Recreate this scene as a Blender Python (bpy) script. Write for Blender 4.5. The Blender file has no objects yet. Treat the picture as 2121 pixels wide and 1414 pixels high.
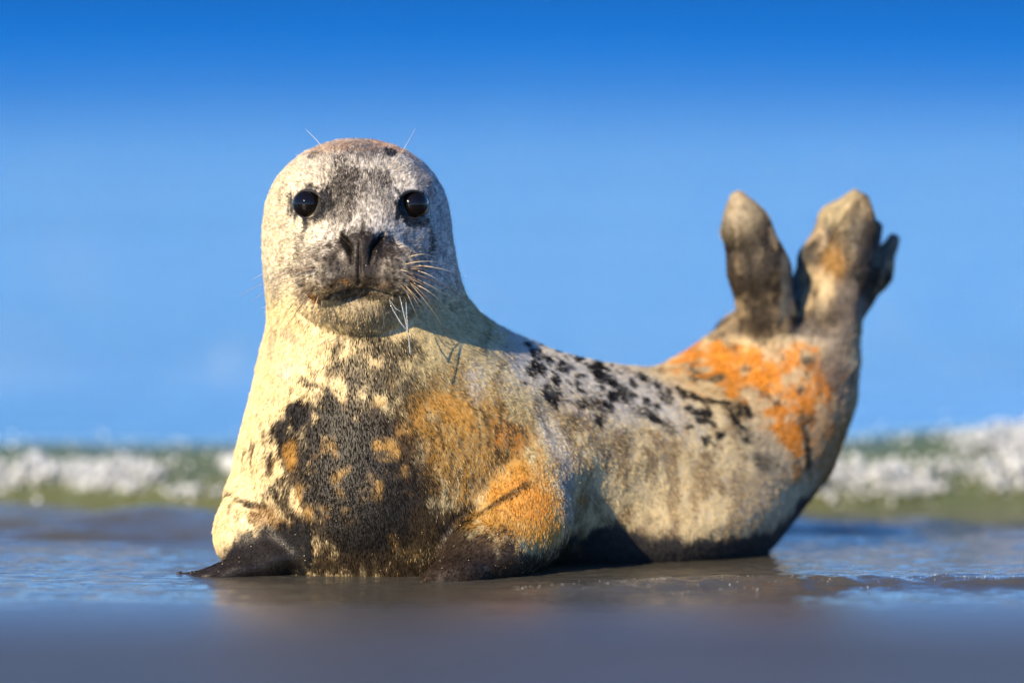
import bpy, math, random
import numpy as np
from mathutils import Vector, Matrix

random.seed(4); RNG = np.random.default_rng(11)
scene = bpy.context.scene
COL = scene.collection
R = math.radians

# ------------------------------------------------------------------ camera
PXM = 1250.0                     # photograph pixels per metre in the plane of the seal (y = 0)
CAM_H, CAM_D = 1.144, 15.0
AIM = Vector((0.0, 0.0, 0.378))
cam = bpy.data.cameras.new('camera'); cam_o = bpy.data.objects.new('camera', cam); COL.objects.link(cam_o)
cam_o.location = (0, -CAM_D, CAM_H)
AIMV = AIM - cam_o.location
cam_o.rotation_euler = AIMV.to_track_quat('-Z', 'Y').to_euler()
cam.sensor_width = 36.0
cam.lens = 36.0 * AIMV.length / (2121.0 / PXM)
cam.clip_start = 0.5; cam.clip_end = 20000
cam.dof.use_dof = True
cam.dof.focus_distance = 14.87
cam.dof.aperture_fstop = cam.lens / 1000.0 / 0.26
scene.camera = cam_o

# ------------------------------------------------------------------ world, sun, exposure
SUN_EL, SUN_SIDE = R(25), R(34)              # low sun, to the left behind the camera
sun_dir = Vector((-math.sin(SUN_SIDE) * math.cos(SUN_EL), -math.cos(SUN_SIDE) * math.cos(SUN_EL), math.sin(SUN_EL)))
world = bpy.data.worlds.new('World'); scene.world = world; world.use_nodes = True
wn = world.node_tree; wn.nodes.clear()
sky = wn.nodes.new('ShaderNodeTexSky'); sky.sky_type = 'NISHITA'; sky.sun_disc = False
sky.sun_elevation = SUN_EL
sky.sun_rotation = math.atan2(sun_dir.x, sun_dir.y)
sky.air_density = 0.85; sky.dust_density = 0.0; sky.ozone_density = 10.0; sky.altitude = 0
bg = wn.nodes.new('ShaderNodeBackground'); bg.inputs['Strength'].default_value = 0.15
wo = wn.nodes.new('ShaderNodeOutputWorld')
wn.links.new(sky.outputs[0], bg.inputs['Color']); wn.links.new(bg.outputs[0], wo.inputs['Surface'])
sl = bpy.data.lights.new('sun', 'SUN'); sl.energy = 5.0; sl.angle = R(0.5); sl.color = (1.0, 0.79, 0.51)
so = bpy.data.objects.new('sun', sl); COL.objects.link(so)
so.rotation_euler = sun_dir.to_track_quat('Z', 'Y').to_euler(); so.location = (-8, -8, 6)
scene.view_settings.view_transform = 'Standard'; scene.view_settings.look = 'None'
scene.view_settings.exposure = 0.65; scene.view_settings.gamma = 1.0
scene.view_settings.use_curve_mapping = False
scene.render.engine = 'CYCLES'
scene.cycles.use_denoising = True
scene.cycles.max_bounces = 6; scene.cycles.sample_clamp_indirect = 6

# ------------------------------------------------------------------ numeric helpers
def W(px, py, y=0.0):
    """metres from the survey sheet: sheet column, row, and distance y behind the seal's plane"""
    k = (CAM_D + y) / CAM_D
    return np.array([(px - 1060.5) / PXM * k, y, CAM_H + ((1180 - py) / PXM - CAM_H) * k])
def sheet(p):
    """the same, backwards"""
    k = (CAM_D + p[:, 1]) / CAM_D
    return 1060.5 + p[:, 0] / k * PXM, 1180 - (CAM_H + (p[:, 2] - CAM_H) / k) * PXM
def hash3(i, j, k, s):
    h = (i.astype(np.int64) * 374761393 + j.astype(np.int64) * 668265263 + k.astype(np.int64) * 2147483647 + s * 974634777) & 0xffffffff
    h = ((h ^ (h >> 13)) * 1274126177) & 0xffffffff
    h = ((h ^ (h >> 16)) * 2246822519) & 0xffffffff
    return ((h ^ (h >> 15)) & 0xffff) / 65535.0
def noise(p, f=1.0, s=0):
    """value noise, 0..1; f a number or three"""
    q = p * np.asarray(f, dtype=float)
    i = np.floor(q); t = q - i; t = t * t * (3 - 2 * t); i = i.astype(np.int64)
    r = 0
    for a in (0, 1):
        for b in (0, 1):
            for c in (0, 1):
                w = (t[:, 0] if a else 1 - t[:, 0]) * (t[:, 1] if b else 1 - t[:, 1]) * (t[:, 2] if c else 1 - t[:, 2])
                r = r + w * hash3(i[:, 0] + a, i[:, 1] + b, i[:, 2] + c, s)
    return r
TURN = np.array(Matrix.Rotation(0.9, 3, Vector((.5, .7, .4)).normalized()))
def fbm(p, f=1.0, s=0, o=3):
    r = 0; a = 0.5; f = np.asarray(f, dtype=float); n = 0
    for k in range(o):
        r = r + a * noise(p, f, s + k); n += a; a *= 0.5; f = f * 2.03; p = p @ TURN
    return r / n
def sstep(a, b, x):
    t = np.clip((x - a) / (b - a), 0, 1); return t * t * (3 - 2 * t)

# ------------------------------------------------------------------ materials
def mat(name):
    m = bpy.data.materials.new(name); m.use_nodes = True
    return m, m.node_tree, m.node_tree.nodes['Principled BSDF']
def simple(name, col, rough=0.5, **kw):
    m, t, b = mat(name); b.inputs['Base Color'].default_value = (*col, 1); b.inputs['Roughness'].default_value = rough
    for k, v in kw.items(): b.inputs[k.replace('_', ' ')].default_value = v
    return m
def N(t, kind, **kw):
    n = t.nodes.new(kind)
    for k, v in kw.items(): setattr(n, k, v)
    return n

# ------------------------------------------------------------------ object helpers
def mesh_obj(name, verts, faces, m, parent=None, smooth=True):
    me = bpy.data.meshes.new(name); me.from_pydata([tuple(v) for v in verts], [], faces)
    if smooth: me.polygons.foreach_set('use_smooth', [True] * len(me.polygons))
    me.materials.append(m); o = bpy.data.objects.new(name, me); COL.objects.link(o)
    if parent: o.parent = parent
    return o
def fast_mesh(name, v, q, m, parent=None):
    """numpy verts (n,3) and faces (m,k) to a smooth mesh object"""
    me = bpy.data.meshes.new(name); k = q.shape[1]
    me.vertices.add(len(v)); me.vertices.foreach_set('co', np.ascontiguousarray(v, dtype=np.float32).ravel())
    me.loops.add(q.size); me.loops.foreach_set('vertex_index', np.ascontiguousarray(q, dtype=np.int32).ravel())
    me.polygons.add(len(q)); me.polygons.foreach_set('loop_start', np.arange(0, q.size, k, dtype=np.int32))
    me.update(calc_edges=True); me.validate()
    me.polygons.foreach_set('use_smooth', [True] * len(me.polygons))
    me.materials.append(m); o = bpy.data.objects.new(name, me); COL.objects.link(o)
    if parent: o.parent = parent
    return o
def tag(o, label=None, cat=None, group=None, kind=None):
    if label: o['label'] = label
    if cat: o['category'] = cat
    if group: o['group'] = group
    if kind: o['kind'] = kind
    return o
def tube(pts, rad, n=6):
    """verts, faces of a tapered tube along pts"""
    pts = [Vector(p) for p in pts]; V = []; F = []
    for i, p in enumerate(pts):
        d = (pts[min(i + 1, len(pts) - 1)] - pts[max(i - 1, 0)]).normalized()
        a = d.orthogonal().normalized(); b = d.cross(a)
        if i and (a.dot(pa) < 0.9):
            a = (pa - d * pa.dot(d)).normalized(); b = d.cross(a)
        pa = a
        for k in range(n):
            t = 2 * math.pi * k / n
            V.append(p + (a * math.cos(t) + b * math.sin(t)) * rad[i])
    for i in range(len(pts) - 1):
        for k in range(n):
            F.append((i * n + k, i * n + (k + 1) % n, (i + 1) * n + (k + 1) % n, (i + 1) * n + k))
    F.append(tuple(range(n))[::-1]); F.append(tuple(range(len(V) - n, len(V))))
    return V, F
def icos(sub):
    import bmesh
    b = bmesh.new(); bmesh.ops.create_icosphere(b, subdivisions=sub, radius=1.0)
    v = np.array([x.co[:] for x in b.verts]); f = np.array([[x.index for x in y.verts] for y in b.faces]); b.free()
    return v, f
def ball_cloud(name, c, r, m, sub=1, parent=None, squash=None):
    v, f = icos(sub); n = len(c)
    sc = r[:, None, None] * np.ones((n, 1, 3))
    if squash is not None: sc = sc * squash[:, None, :]
    V = (v[None] * sc + c[:, None, :]).reshape(-1, 3)
    F = (f[None] + (np.arange(n) * len(v))[:, None, None]).reshape(-1, 3)
    return fast_mesh(name, V, F, m, parent)

# ================================================================== THE SETTING
# ------------------------------------------------------------------ water heights
def axis(segments):
    out = [segments[0][0]]
    for a, b, step, grow in segments:
        x = a; s = step
        while x + s < b: x += s; s *= grow; out.append(x)
        out.append(b)
    return np.array(sorted(set(np.round(out, 5))))
xs = axis([(0, 1.15, 0.008, 1.0), (1.15, 3.0, 0.03, 1.02), (3.0, 9000.0, 0.1, 1.25)])
xs = np.concatenate([-xs[::-1], xs[1:]])
ys = axis([(-3.0, -0.9, 0.03, 1.0), (-0.9, 0.12, 0.006, 1.0), (0.12, 0.9, 0.010, 1.0), (0.9, 2.6, 0.014, 1.0), (2.6, 12, 0.03, 1.03), (12, 15000.0, 0.4, 1.12)])
def crest_y(x): 
    p = np.stack([x, x * 0, x * 0], 1); return 1.75 + 0.22 * (noise(p, 0.9, 5) - 0.5) - 0.05 * x
def crest_h(x):
    p = np.stack([x, x * 0, x * 0], 1); return 0.112 * (0.8 + 0.35 * noise(p, 1.6, 9)) + 0.03 * sstep(0.45, 1.0, x)
def water_z(X, Y):
    p = np.stack([X, Y, X * 0], 1)
    far = sstep(0.9, 2.5, Y)
    z = 0.0020 * (fbm(p, (7, 24, 1), 1) - 0.5) * 2 + 0.0009 * (fbm(p, (26, 64, 1), 3, 2) - 0.5) * 2
    # the little run of wash that wrinkles in front of the seal, right of its fore flipper
    ridge = -0.42 + 0.10 * (noise(p, (1.7, 0, 0), 21) - 0.5) + 0.10 * np.clip(X, 0, 1)
    on = sstep(-0.10, 0.25, X)
    dy = Y - ridge
    prof = np.where(dy < 0, np.exp(-(dy / 0.035) ** 2), np.exp(-(dy / 0.16) ** 2))
    z = z + on * prof * (0.010 + 0.008 * (fbm(p, (16, 30, 1), 31) - 0.5))
    z = z + 0.0075 * on * np.exp(-((dy - 0.03) / 0.16) ** 2) * (fbm(p, (24, 40, 1), 33, 3) - 0.5) * 2
    # small lumps of water between seal and breaker
    m = sstep(0.45, 0.9, Y) * (1 - sstep(1.5, 1.8, Y))
    z = z + m * 0.085 * (fbm(p, (3.2, 6.5, 1), 41, 3) - 0.47)
    # the breaker
    cy, ch = crest_y(X), crest_h(X)
    d = Y - cy
    prof = np.where(d < 0, np.exp(-(np.abs(d) / 0.17) ** 2.2), np.exp(-(d / 0.55) ** 2))
    z = z + ch * prof * (1 + 0.12 * (fbm(p, (6, 4, 1), 51) - 0.5))
    # swell further out
    s = sstep(2.6, 6, Y)
    z = z + s * 0.05 * (fbm(p, (0.25, 0.8, 1), 61, 3) - 0.5) * np.clip(Y / 20, 0.4, 2)
    return z
GX, GY = np.meshgrid(xs, ys); GX = GX.ravel(); GY = GY.ravel()
GZ = water_z(GX, GY)
nx, ny = len(xs), len(ys)
ii = (np.arange(ny - 1)[:, None] * nx + np.arange(nx - 1)[None]).ravel()
quads = np.stack([ii, ii + 1, ii + nx + 1, ii + nx], 1)

m_sea, t, b = mat('sea_water')
b.inputs['IOR'].default_value = 1.333
geo = N(t, 'ShaderNodeNewGeometry'); sep = N(t, 'ShaderNodeSeparateXYZ'); t.links.new(geo.outputs['Position'], sep.inputs[0])
wob = N(t, 'ShaderNodeTexNoise'); wob.inputs['Scale'].default_value = 1.6; wob.inputs['Detail'].default_value = 3
t.links.new(geo.outputs['Position'], wob.inputs['Vector'])
add = N(t, 'ShaderNodeMath', operation='MULTIPLY_ADD'); add.inputs[1].default_value = 0.5
t.links.new(wob.outputs['Fac'], add.inputs[0]); t.links.new(sep.outputs['Y'], add.inputs[2])
lg = N(t, 'ShaderNodeMath', operation='ADD'); lg.inputs[1].default_value = 3.0; t.links.new(add.outputs[0], lg.inputs[0])
l2 = N(t, 'ShaderNodeMath', operation='LOGARITHM'); l2.inputs[1].default_value = 10.0; t.links.new(lg.outputs[0], l2.inputs[0])
l3 = N(t, 'ShaderNodeMath', operation='DIVIDE'); l3.inputs[1].default_value = 3.0; t.links.new(l2.outputs[0], l3.inputs[0])
ramp = N(t, 'ShaderNodeValToRGB'); cr = ramp.color_ramp
def yp(y): return math.log10(y + 3.25) / 3.0
stops = [(-1.0, (.050, .050, .048)), (0.9, (.075, .070, .050)), (1.35, (.13, .13, .05)), (1.75, (.085, .125, .06)),
         (2.4, (.03, .17, .30)), (8, (.05, .28, .50)), (21, (.04, .27, .52)), (36, (.0, .19, .62)), (66, (.0, .18, .60)), (105, (.001, .09, .38)), (300, (.001, .06, .30))]
while len(cr.elements) < len(stops): cr.elements.new(0.5)
for e, (y, c) in zip(cr.elements, stops): e.position = yp(y); e.color = (*c, 1)
t.links.new(l3.outputs[0], ramp.inputs[0]); t.links.new(ramp.outputs[0], b.inputs['Base Color'])
b.inputs['Roughness'].default_value = 0.06
sp = N(t, 'ShaderNodeMapRange'); sp.inputs['From Min'].default_value = yp(20); sp.inputs['From Max'].default_value = yp(42)
sp.inputs['To Min'].default_value = 0.60; sp.inputs['To Max'].default_value = 0.05
t.links.new(l3.outputs[0], sp.inputs['Value'])
bm_ = N(t, 'ShaderNodeMapping'); bm_.inputs['Scale'].default_value = (0.10, 0.32, 1); t.links.new(geo.outputs['Position'], bm_.inputs[0])
cat = N(t, 'ShaderNodeTexNoise'); cat.inputs['Scale'].default_value = 1.0; cat.inputs['Detail'].default_value = 3; t.links.new(bm_.outputs[0], cat.inputs['Vector'])   # cat's paws of wind
cm = N(t, 'ShaderNodeMapRange'); cm.inputs['From Min'].default_value = 0.3; cm.inputs['From Max'].default_value = 0.7; cm.inputs['To Min'].default_value = 0.72; cm.inputs['To Max'].default_value = 1.22; t.links.new(cat.outputs['Fac'], cm.inputs['Value'])
sm = N(t, 'ShaderNodeMath', operation='MULTIPLY'); t.links.new(sp.outputs[0], sm.inputs[0]); t.links.new(cm.outputs[0], sm.inputs[1])
dif = N(t, 'ShaderNodeBsdfDiffuse'); glo = N(t, 'ShaderNodeBsdfGlossy'); glo.inputs['Roughness'].default_value = 0.25; glo.inputs['Color'].default_value = (1, 1, 1, 1)
t.links.new(ramp.outputs[0], dif.inputs['Color'])
rough_sea = N(t, 'ShaderNodeMixShader'); t.links.new(sm.outputs[0], rough_sea.inputs[0]); t.links.new(dif.outputs[0], rough_sea.inputs[1]); t.links.new(glo.outputs[0], rough_sea.inputs[2])
out_mix = N(t, 'ShaderNodeMixShader'); off = N(t, 'ShaderNodeMapRange'); off.inputs['From Min'].default_value = 1.9; off.inputs['From Max'].default_value = 4.0
t.links.new(add.outputs[0], off.inputs['Value']); t.links.new(off.outputs[0], out_mix.inputs[0]); t.links.new(b.outputs[0], out_mix.inputs[1]); t.links.new(rough_sea.outputs[0], out_mix.inputs[2])
t.links.new(out_mix.outputs[0], t.nodes['Material Output'].inputs['Surface'])
# ripples: stretched across the view, stronger out at sea
mp = N(t, 'ShaderNodeMapping'); mp.inputs['Scale'].default_value = (1, 2.2, 1); t.links.new(geo.outputs['Position'], mp.inputs[0])
n1 = N(t, 'ShaderNodeTexNoise'); n1.inputs['Scale'].default_value = 34; n1.inputs['Detail'].default_value = 5; n1.inputs['Roughness'].default_value = 0.6
n2 = N(t, 'ShaderNodeTexNoise'); n2.inputs['Scale'].default_value = 2.2; n2.inputs['Detail'].default_value = 5
t.links.new(mp.outputs[0], n1.inputs['Vector']); t.links.new(mp.outputs[0], n2.inputs['Vector'])
near = N(t, 'ShaderNodeMapRange'); near.inputs['From Min'].default_value = -0.7; near.inputs['From Max'].default_value = 1.6
near.inputs['To Min'].default_value = 0.45; near.inputs['To Max'].default_value = 0.55; t.links.new(sep.outputs['Y'], near.inputs['Value'])
far = N(t, 'ShaderNodeMapRange'); far.inputs['From Min'].default_value = 2.0; far.inputs['From Max'].default_value = 6.0
far.inputs['To Min'].default_value = 0.0; far.inputs['To Max'].default_value = 1.0; t.links.new(sep.outputs['Y'], far.inputs['Value'])
b1 = N(t, 'ShaderNodeBump'); b1.inputs['Distance'].default_value = 0.012; t.links.new(n1.outputs['Fac'], b1.inputs['Height']); t.links.new(near.outputs[0], b1.inputs['Strength'])
b2 = N(t, 'ShaderNodeBump'); b2.inputs['Distance'].default_value = 0.25; t.links.new(n2.outputs['Fac'], b2.inputs['Height']); t.links.new(far.outputs[0], b2.inputs['Strength'])
t.links.new(b1.outputs[0], b2.inputs['Normal']); [t.links.new(b2.outputs[0], q_.inputs['Normal']) for q_ in (b, dif, glo)]
sea = fast_mesh('sea', np.stack([GX, GY, GZ], 1), quads, m_sea); tag(sea, kind='structure')

# ------------------------------------------------------------------ wet sand: rises through the water's edge towards the viewer
def sand_z(X, Y):
    p = np.stack([X, Y, X * 0], 1)
    e = -0.62 + 0.25 * (fbm(p, (1.1, .3, 1), 71) - 0.5)
    s = -(Y - e)
    return np.where(s > 0, 0.0045 * np.minimum(s, 3) + 0.01 * np.maximum(s - 3, 0), 0.06 * s) + 0.0012 * (fbm(p, (3, 8, 1), 73) - 0.5)
sx = axis([(0, 1.5, 0.03, 1.0), (1.5, 400, 0.06, 1.3)]); sx = np.concatenate([-sx[::-1], sx[1:]])
sy = axis([(-400, -30, 30, 1.0), (-30, -3, 0.5, 1.0), (-3.0, 1.0, 0.03, 1.0), (1.0, 6, 0.3, 1.0)])
SX, SY = np.meshgrid(sx, sy); SX = SX.ravel(); SY = SY.ravel(); SZ = sand_z(SX, SY)
jj = (np.arange(len(sy) - 1)[:, None] * len(sx) + np.arange(len(sx) - 1)[None]).ravel()
m_sand, t, b = mat('wet_sand')
tc = N(t, 'ShaderNodeNewGeometry')
g1 = N(t, 'ShaderNodeTexNoise'); g1.inputs['Scale'].default_value = 2.0; g1.inputs['Detail'].default_value = 4
g2 = N(t, 'ShaderNodeTexNoise'); g2.inputs['Scale'].default_value = 900; g2.inputs['Detail'].default_value = 2
t.links.new(tc.outputs['Position'], g1.inputs['Vector']); t.links.new(tc.outputs['Position'], g2.inputs['Vector'])
r1 = N(t, 'ShaderNodeValToRGB'); r1.color_ramp.elements[0].color = (.045, .049, .057, 1); r1.color_ramp.elements[1].color = (.080, .086, .096, 1)
mx = N(t, 'ShaderNodeMath', operation='MULTIPLY_ADD'); mx.inputs[1].default_value = 0.35; t.links.new(g2.outputs['Fac'], mx.inputs[0])
mm = N(t, 'ShaderNodeMath', operation='MULTIPLY'); mm.inputs[1].default_value = 0.65; t.links.new(g1.outputs['Fac'], mm.inputs[0]); t.links.new(mm.outputs[0], mx.inputs[2])
t.links.new(mx.outputs[0], r1.inputs[0]); t.links.new(r1.outputs[0], b.inputs['Base Color'])
wet = N(t, 'ShaderNodeMapRange'); wet.inputs['From Min'].default_value = -1.7; wet.inputs['From Max'].default_value = -0.6
wet.inputs['To Min'].default_value = 0.55; wet.inputs['To Max'].default_value = 0.26
ssep = N(t, 'ShaderNodeSeparateXYZ'); t.links.new(tc.outputs['Position'], ssep.inputs[0]); t.links.new(ssep.outputs['Y'], wet.inputs['Value']); t.links.new(wet.outputs[0], b.inputs['Roughness'])
b.inputs['IOR'].default_value = 1.333
bb = N(t, 'ShaderNodeBump'); bb.inputs['Strength'].default_value = 0.12; bb.inputs['Distance'].default_value = 0.002
t.links.new(g2.outputs['Fac'], bb.inputs['Height'])
smp = N(t, 'ShaderNodeMapping'); smp.inputs['Scale'].default_value = (1, 2.6, 1); t.links.new(tc.outputs['Position'], smp.inputs[0])
g3 = N(t, 'ShaderNodeTexNoise'); g3.inputs['Scale'].default_value = 16; g3.inputs['Detail'].default_value = 4; t.links.new(smp.outputs[0], g3.inputs['Vector'])
b3 = N(t, 'ShaderNodeBump'); b3.inputs['Strength'].default_value = 0.55; b3.inputs['Distance'].default_value = 0.012
t.links.new(g3.outputs['Fac'], b3.inputs['Height']); t.links.new(bb.outputs[0], b3.inputs['Normal']); t.links.new(b3.outputs[0], b.inputs['Normal'])
sand = fast_mesh('wet_sand', np.stack([SX, SY, SZ], 1), np.stack([jj, jj + 1, jj + len(sx) + 1, jj + len(sx)], 1), m_sand)
tag(sand, kind='structure')

# ------------------------------------------------------------------ foam of the breaker
m_foam, t, b = mat('foam'); b.inputs['Base Color'].default_value = (.54, .58, .61, 1); b.inputs['Roughness'].default_value = 0.35
b.inputs['Subsurface Weight'].default_value = 0.0
def foam_balls(n, x0, x1, seed):
    g = np.random.default_rng(seed)
    x = g.uniform(x0, x1, n); p = np.stack([x, x * 0, x * 0], 1)
    h = g.random(n) ** 0.9                           # share of the wave's height
    q = np.stack([x, h * .5, x * 0], 1)
    cl = fbm(q, (7, 5, 1), 81, 3) + .10 * sstep(0.0, 0.7, x) - .30 * np.clip(h - (.62 + .25 * sstep(.3, .9, x)), 0, 1) * 2
    keep = g.random(n) < sstep(0.38, 0.62, cl - .02 * (x < -.2))
    x, h, p = x[keep], h[keep], p[keep]; n = len(x)
    cy, ch = crest_y(x), crest_h(x)
    y = cy - 0.19 * np.sqrt(np.clip(1 - h * 0.9, 0, 1)) - 0.03 + g.normal(0, 0.018, n)
    z = ch * (0.18 + 0.82 * h) + g.normal(0, 0.006, n)
    r = np.exp(g.normal(math.log(0.0038), 0.5, n))
    return np.stack([x, y, z], 1), np.clip(r, .003, .024)
fc, fr = foam_balls(30000, -2.4, 2.4, 7)
foam = ball_cloud('wave_foam', fc, fr, m_foam, 1); tag(foam, 'white churned foam tumbling down the front of the breaking wave', 'foam', kind='stuff')
g = np.random.default_rng(19); nd = 500
x = g.uniform(-1.6, 1.6, nd); dc = np.stack([x, crest_y(x) - g.uniform(-0.05, 0.5, nd), crest_h(x) * g.uniform(0.1, 1.25, nd)], 1)
dc[:, 2] = np.maximum(dc[:, 2], water_z(dc[:, 0], dc[:, 1]) + 0.002)
m_drop = simple('water_drop', (.75, .80, .82), 0.04)
drops = ball_cloud('spray_drops', dc, np.clip(np.exp(g.normal(math.log(.0025), .4, nd)), .001, .006), m_drop, 2)
tag(drops, 'glinting spray drops thrown up around the breaking wave', 'spray', kind='stuff')

gb = np.random.default_rng(23); nb = 1300
x = gb.uniform(0.0, 1.1, nb); yb = -0.42 + 0.10 * (noise(np.stack([x, x * 0, x * 0], 1), (1.7, 0, 0), 21) - 0.5) + 0.10 * x + gb.normal(0.03, 0.07, nb)
pb = np.stack([x, yb, x * 0], 1); kb = fbm(pb, (9, 40, 1), 91, 2) > .56; pb = pb[kb]; pb[:, 2] = water_z(pb[:, 0], pb[:, 1]) + .0003
bubbles = ball_cloud('wash_bubbles', pb, np.clip(np.exp(gb.normal(math.log(.0004), .45, len(pb))), .0002, .0011), m_drop, 1)
tag(bubbles, 'thin lines of tiny bubbles on the rippled wash before the seal', 'bubbles', kind='stuff')

# ================================================================== THE SEAL
def smin(a, b, k):
    h = np.maximum(k - np.abs(a - b), 0) / k
    return np.minimum(a, b) - h * h * k * 0.25
def ell(p, c, r):
    q = p - np.asarray(c, dtype=p.dtype); r = np.asarray(r, dtype=p.dtype)
    k0 = np.sqrt(((q / r) ** 2).sum(1)) + 1e-6; k1 = np.sqrt(((q / (r * r)) ** 2).sum(1)) + 1e-6
    return k0 * (k0 - 1) / k1
def cone(p, a, b, ra, rb, flat=None, s=1.0):
    """round cone from a to b; flat: unit axis squeezed by s"""
    a = np.asarray(a, dtype=p.dtype); b = np.asarray(b, dtype=p.dtype)
    q = p - a; d = b - a
    if flat is not None:
        f = np.asarray(flat, dtype=p.dtype); f = f / np.linalg.norm(f)
        q = q + ((q @ f) * (s - 1))[:, None] * f; d = d + (d @ f) * (s - 1) * f
    t = np.clip((q @ d) / (d @ d), 0, 1)
    return (np.linalg.norm(q - t[:, None] * d, axis=1) - (ra + (rb - ra) * t)) / (1 + 0.35 * (s - 1))
def chain(p, pts, rad, k=0.03, flat=None, s=1.0):
    d = None
    for i in range(len(pts) - 1):
        e = cone(p, pts[i], pts[i + 1], rad[i], rad[i + 1], flat, s)
        d = e if d is None else smin(d, e, k)
    return d

BODY = [W(900, 940, .10), W(1060, 950, .17), W(1200, 968, .25), W(1350, 975, .33), W(1470, 962, .40), W(1575, 885, .44), W(1630, 790, .46), W(1650, 705, .47)]
BRAD = [.19, .180, .168, .160, .163, .130, .110, .090]
def near_only(p, d, c, rad, f, k):
    """smooth union of d with f, f worked out only near its ball"""
    l = np.linalg.norm(p - np.asarray(c, dtype=p.dtype), axis=1) - rad
    e = l + .07; m = l < .07
    if m.any(): e[m] = f(p[m])
    return smin(d, e, k)
def head(p):
    d = ell(p, W(739, 432, .03), (.146, .160, .115))                                  # cranium
    d = smin(d, ell(p, W(740, 545, .03), (.155, .165, .14)), .06)                       # cheeks into neck
    d = smin(d, ell(p, W(742, 490, -.05), (.108, .105, .10)), .05)
    d = smin(d, cone(p, W(743, 400, -.055), W(747, 500, -.155), .066, .047), .05)        # bridge of the nose
    for s in (-1, 1):
        d = smin(d, ell(p, W(745 + s * 66, 565, -.172), (.054, .066, .049)), .018)        # whisker pads
        d = smin(d, ell(p, W(745 + s * 104, 380, -.072), (.036, .03, .020)), .04)         # brow
    d = smin(d, ell(p, W(747, 526, -.196), (.040, .040, .040)), .022)                    # nose
    d = smin(d, ell(p, W(747, 568, -.190), (.036, .045, .024)), .02)
    d = smin(d, ell(p, W(745, 636, -.092), (.074, .098, .042)), .030)                    # lower jaw
    return d
def arm_right(p):
    arm = chain(p, [W(1105, 985, .06), W(1070, 1075, -.05), W(1000, 1150, -.14)], [.078, .080, .064], .04)
    return smin(arm, chain(p, [W(1010, 1155, -.15), W(940, 1200, -.22), W(880, 1222, -.26)], [.060, .040, .02], .03, (0, 0.25, 1), 1.6), .03)
FINGERS = [(372, 1192, -.10), (392, 1197, -.125), (410, 1202, -.15), (430, 1206, -.175)]
def arm_left(p):
    arm = chain(p, [W(545, 1040, .02), W(528, 1110, -.04), W(548, 1165, -.09)], [.066, .060, .046], .04)
    arm = smin(arm, chain(p, [W(570, 1160, -.10), W(495, 1182, -.12), W(425, 1196, -.13)], [.042, .034, .024], .03, (0, 0.1, 1), 2.5), .03)
    for k, (qx, qy, yy) in enumerate(FINGERS):
        arm = smin(arm, cone(p, W(500, 1186, -.11 - .012 * k), W(qx, qy + 3, yy), .014, .006), .012)
    return arm
def hind(p):
    d = chain(p, [W(1490, 735, .52), W(1520, 690, .53), W(1545, 648, .54)], [.028, .024, .014], .03)
    fl = chain(p, [W(1590, 730, .40), W(1588, 650, .37), W(1572, 560, .355), W(1545, 470, .35), W(1529, 414, .355)], [.046, .041, .046, .034, .0135], .03, (.25, 1, .1), 1.9)
    fl = smin(fl, chain(p, [W(1545, 650, .39), W(1532, 560, .385), W(1513, 480, .38), W(1516, 425, .38)], [.016, .014, .013, .009], .02), .002)
    d = smin(d, fl, .018)
    fr_ = chain(p, [W(1706, 740, .43), W(1716, 660, .42), W(1722, 600, .415)], [.062, .050, .040], .03)
    f2 = chain(p, [W(1722, 630, .41), W(1742, 540, .40), W(1772, 465, .40), W(1786, 416, .405)], [.048, .050, .033, .010], .03, (.8, 1, 0), 2.0)
    f1 = chain(p, [W(1684, 640, .42), W(1690, 540, .425), W(1727, 455, .425), W(1770, 407, .43)], [.027, .027, .022, .011], .02)
    fr_ = smin(fr_, smin(f1, f2, .014), .012)
    fr_ = smin(fr_, chain(p, [W(1745, 650, .44), W(1785, 545, .45), W(1813, 474, .455)], [.036, .032, .013], .02, (1, .3, 0), 1.15), .008)
    fr_ = smin(fr_, chain(p, [W(1757, 650, .47), W(1815, 565, .49), W(1850, 498, .50)], [.026, .024, .0105], .02), .006)
    fr_ = smin(fr_, chain(p, [W(1690, 690, .46), W(1668, 610, .49), W(1670, 540, .50)], [.034, .027, .015], .02, (.3, 1, 0), 1.4), .008)
    return smin(d, fr_, .018)
def sdf_coarse(p):
    neck = ell(p, W(764, 705, .06), (.160, .178, .20))
    neck = smin(neck, ell(p, W(795, 890, .07), (.222, .232, .23)), .08)
    neck = smin(neck, ell(p, W(785, 1055, .075), (.247, .262, .22)), .08)
    neck = smin(neck, ell(p, W(960, 875, .13), (.15, .18, .14)), .10)                    # shoulder
    body = chain(p, BODY, BRAD, .05)
    body = smin(body, ell(p, W(1310, 1085, .31), (.22, .19, .10)), .06)                   # belly spread on the sand
    body = smin(body, cone(p, W(1462, 822, .42), W(1562, 735, .45), .080, .072), .04)               # haunch
    d = smin(neck, body, .06)
    d = near_only(p, d, W(742, 490, -.02), .30, head, .055)
    d = near_only(p, d, W(1030, 1090, -.08), .30, arm_right, .016 + .05 * sstep(.09, .19, p[:, 2]) * sstep(-.02, .06, p[:, 0]))
    d = near_only(p, d, W(490, 1110, -.06), .26, arm_left, .018)
    return near_only(p, d, W(1665, 580, .44), .33, hind, .022)
CUTS = []; EYES = []
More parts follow.
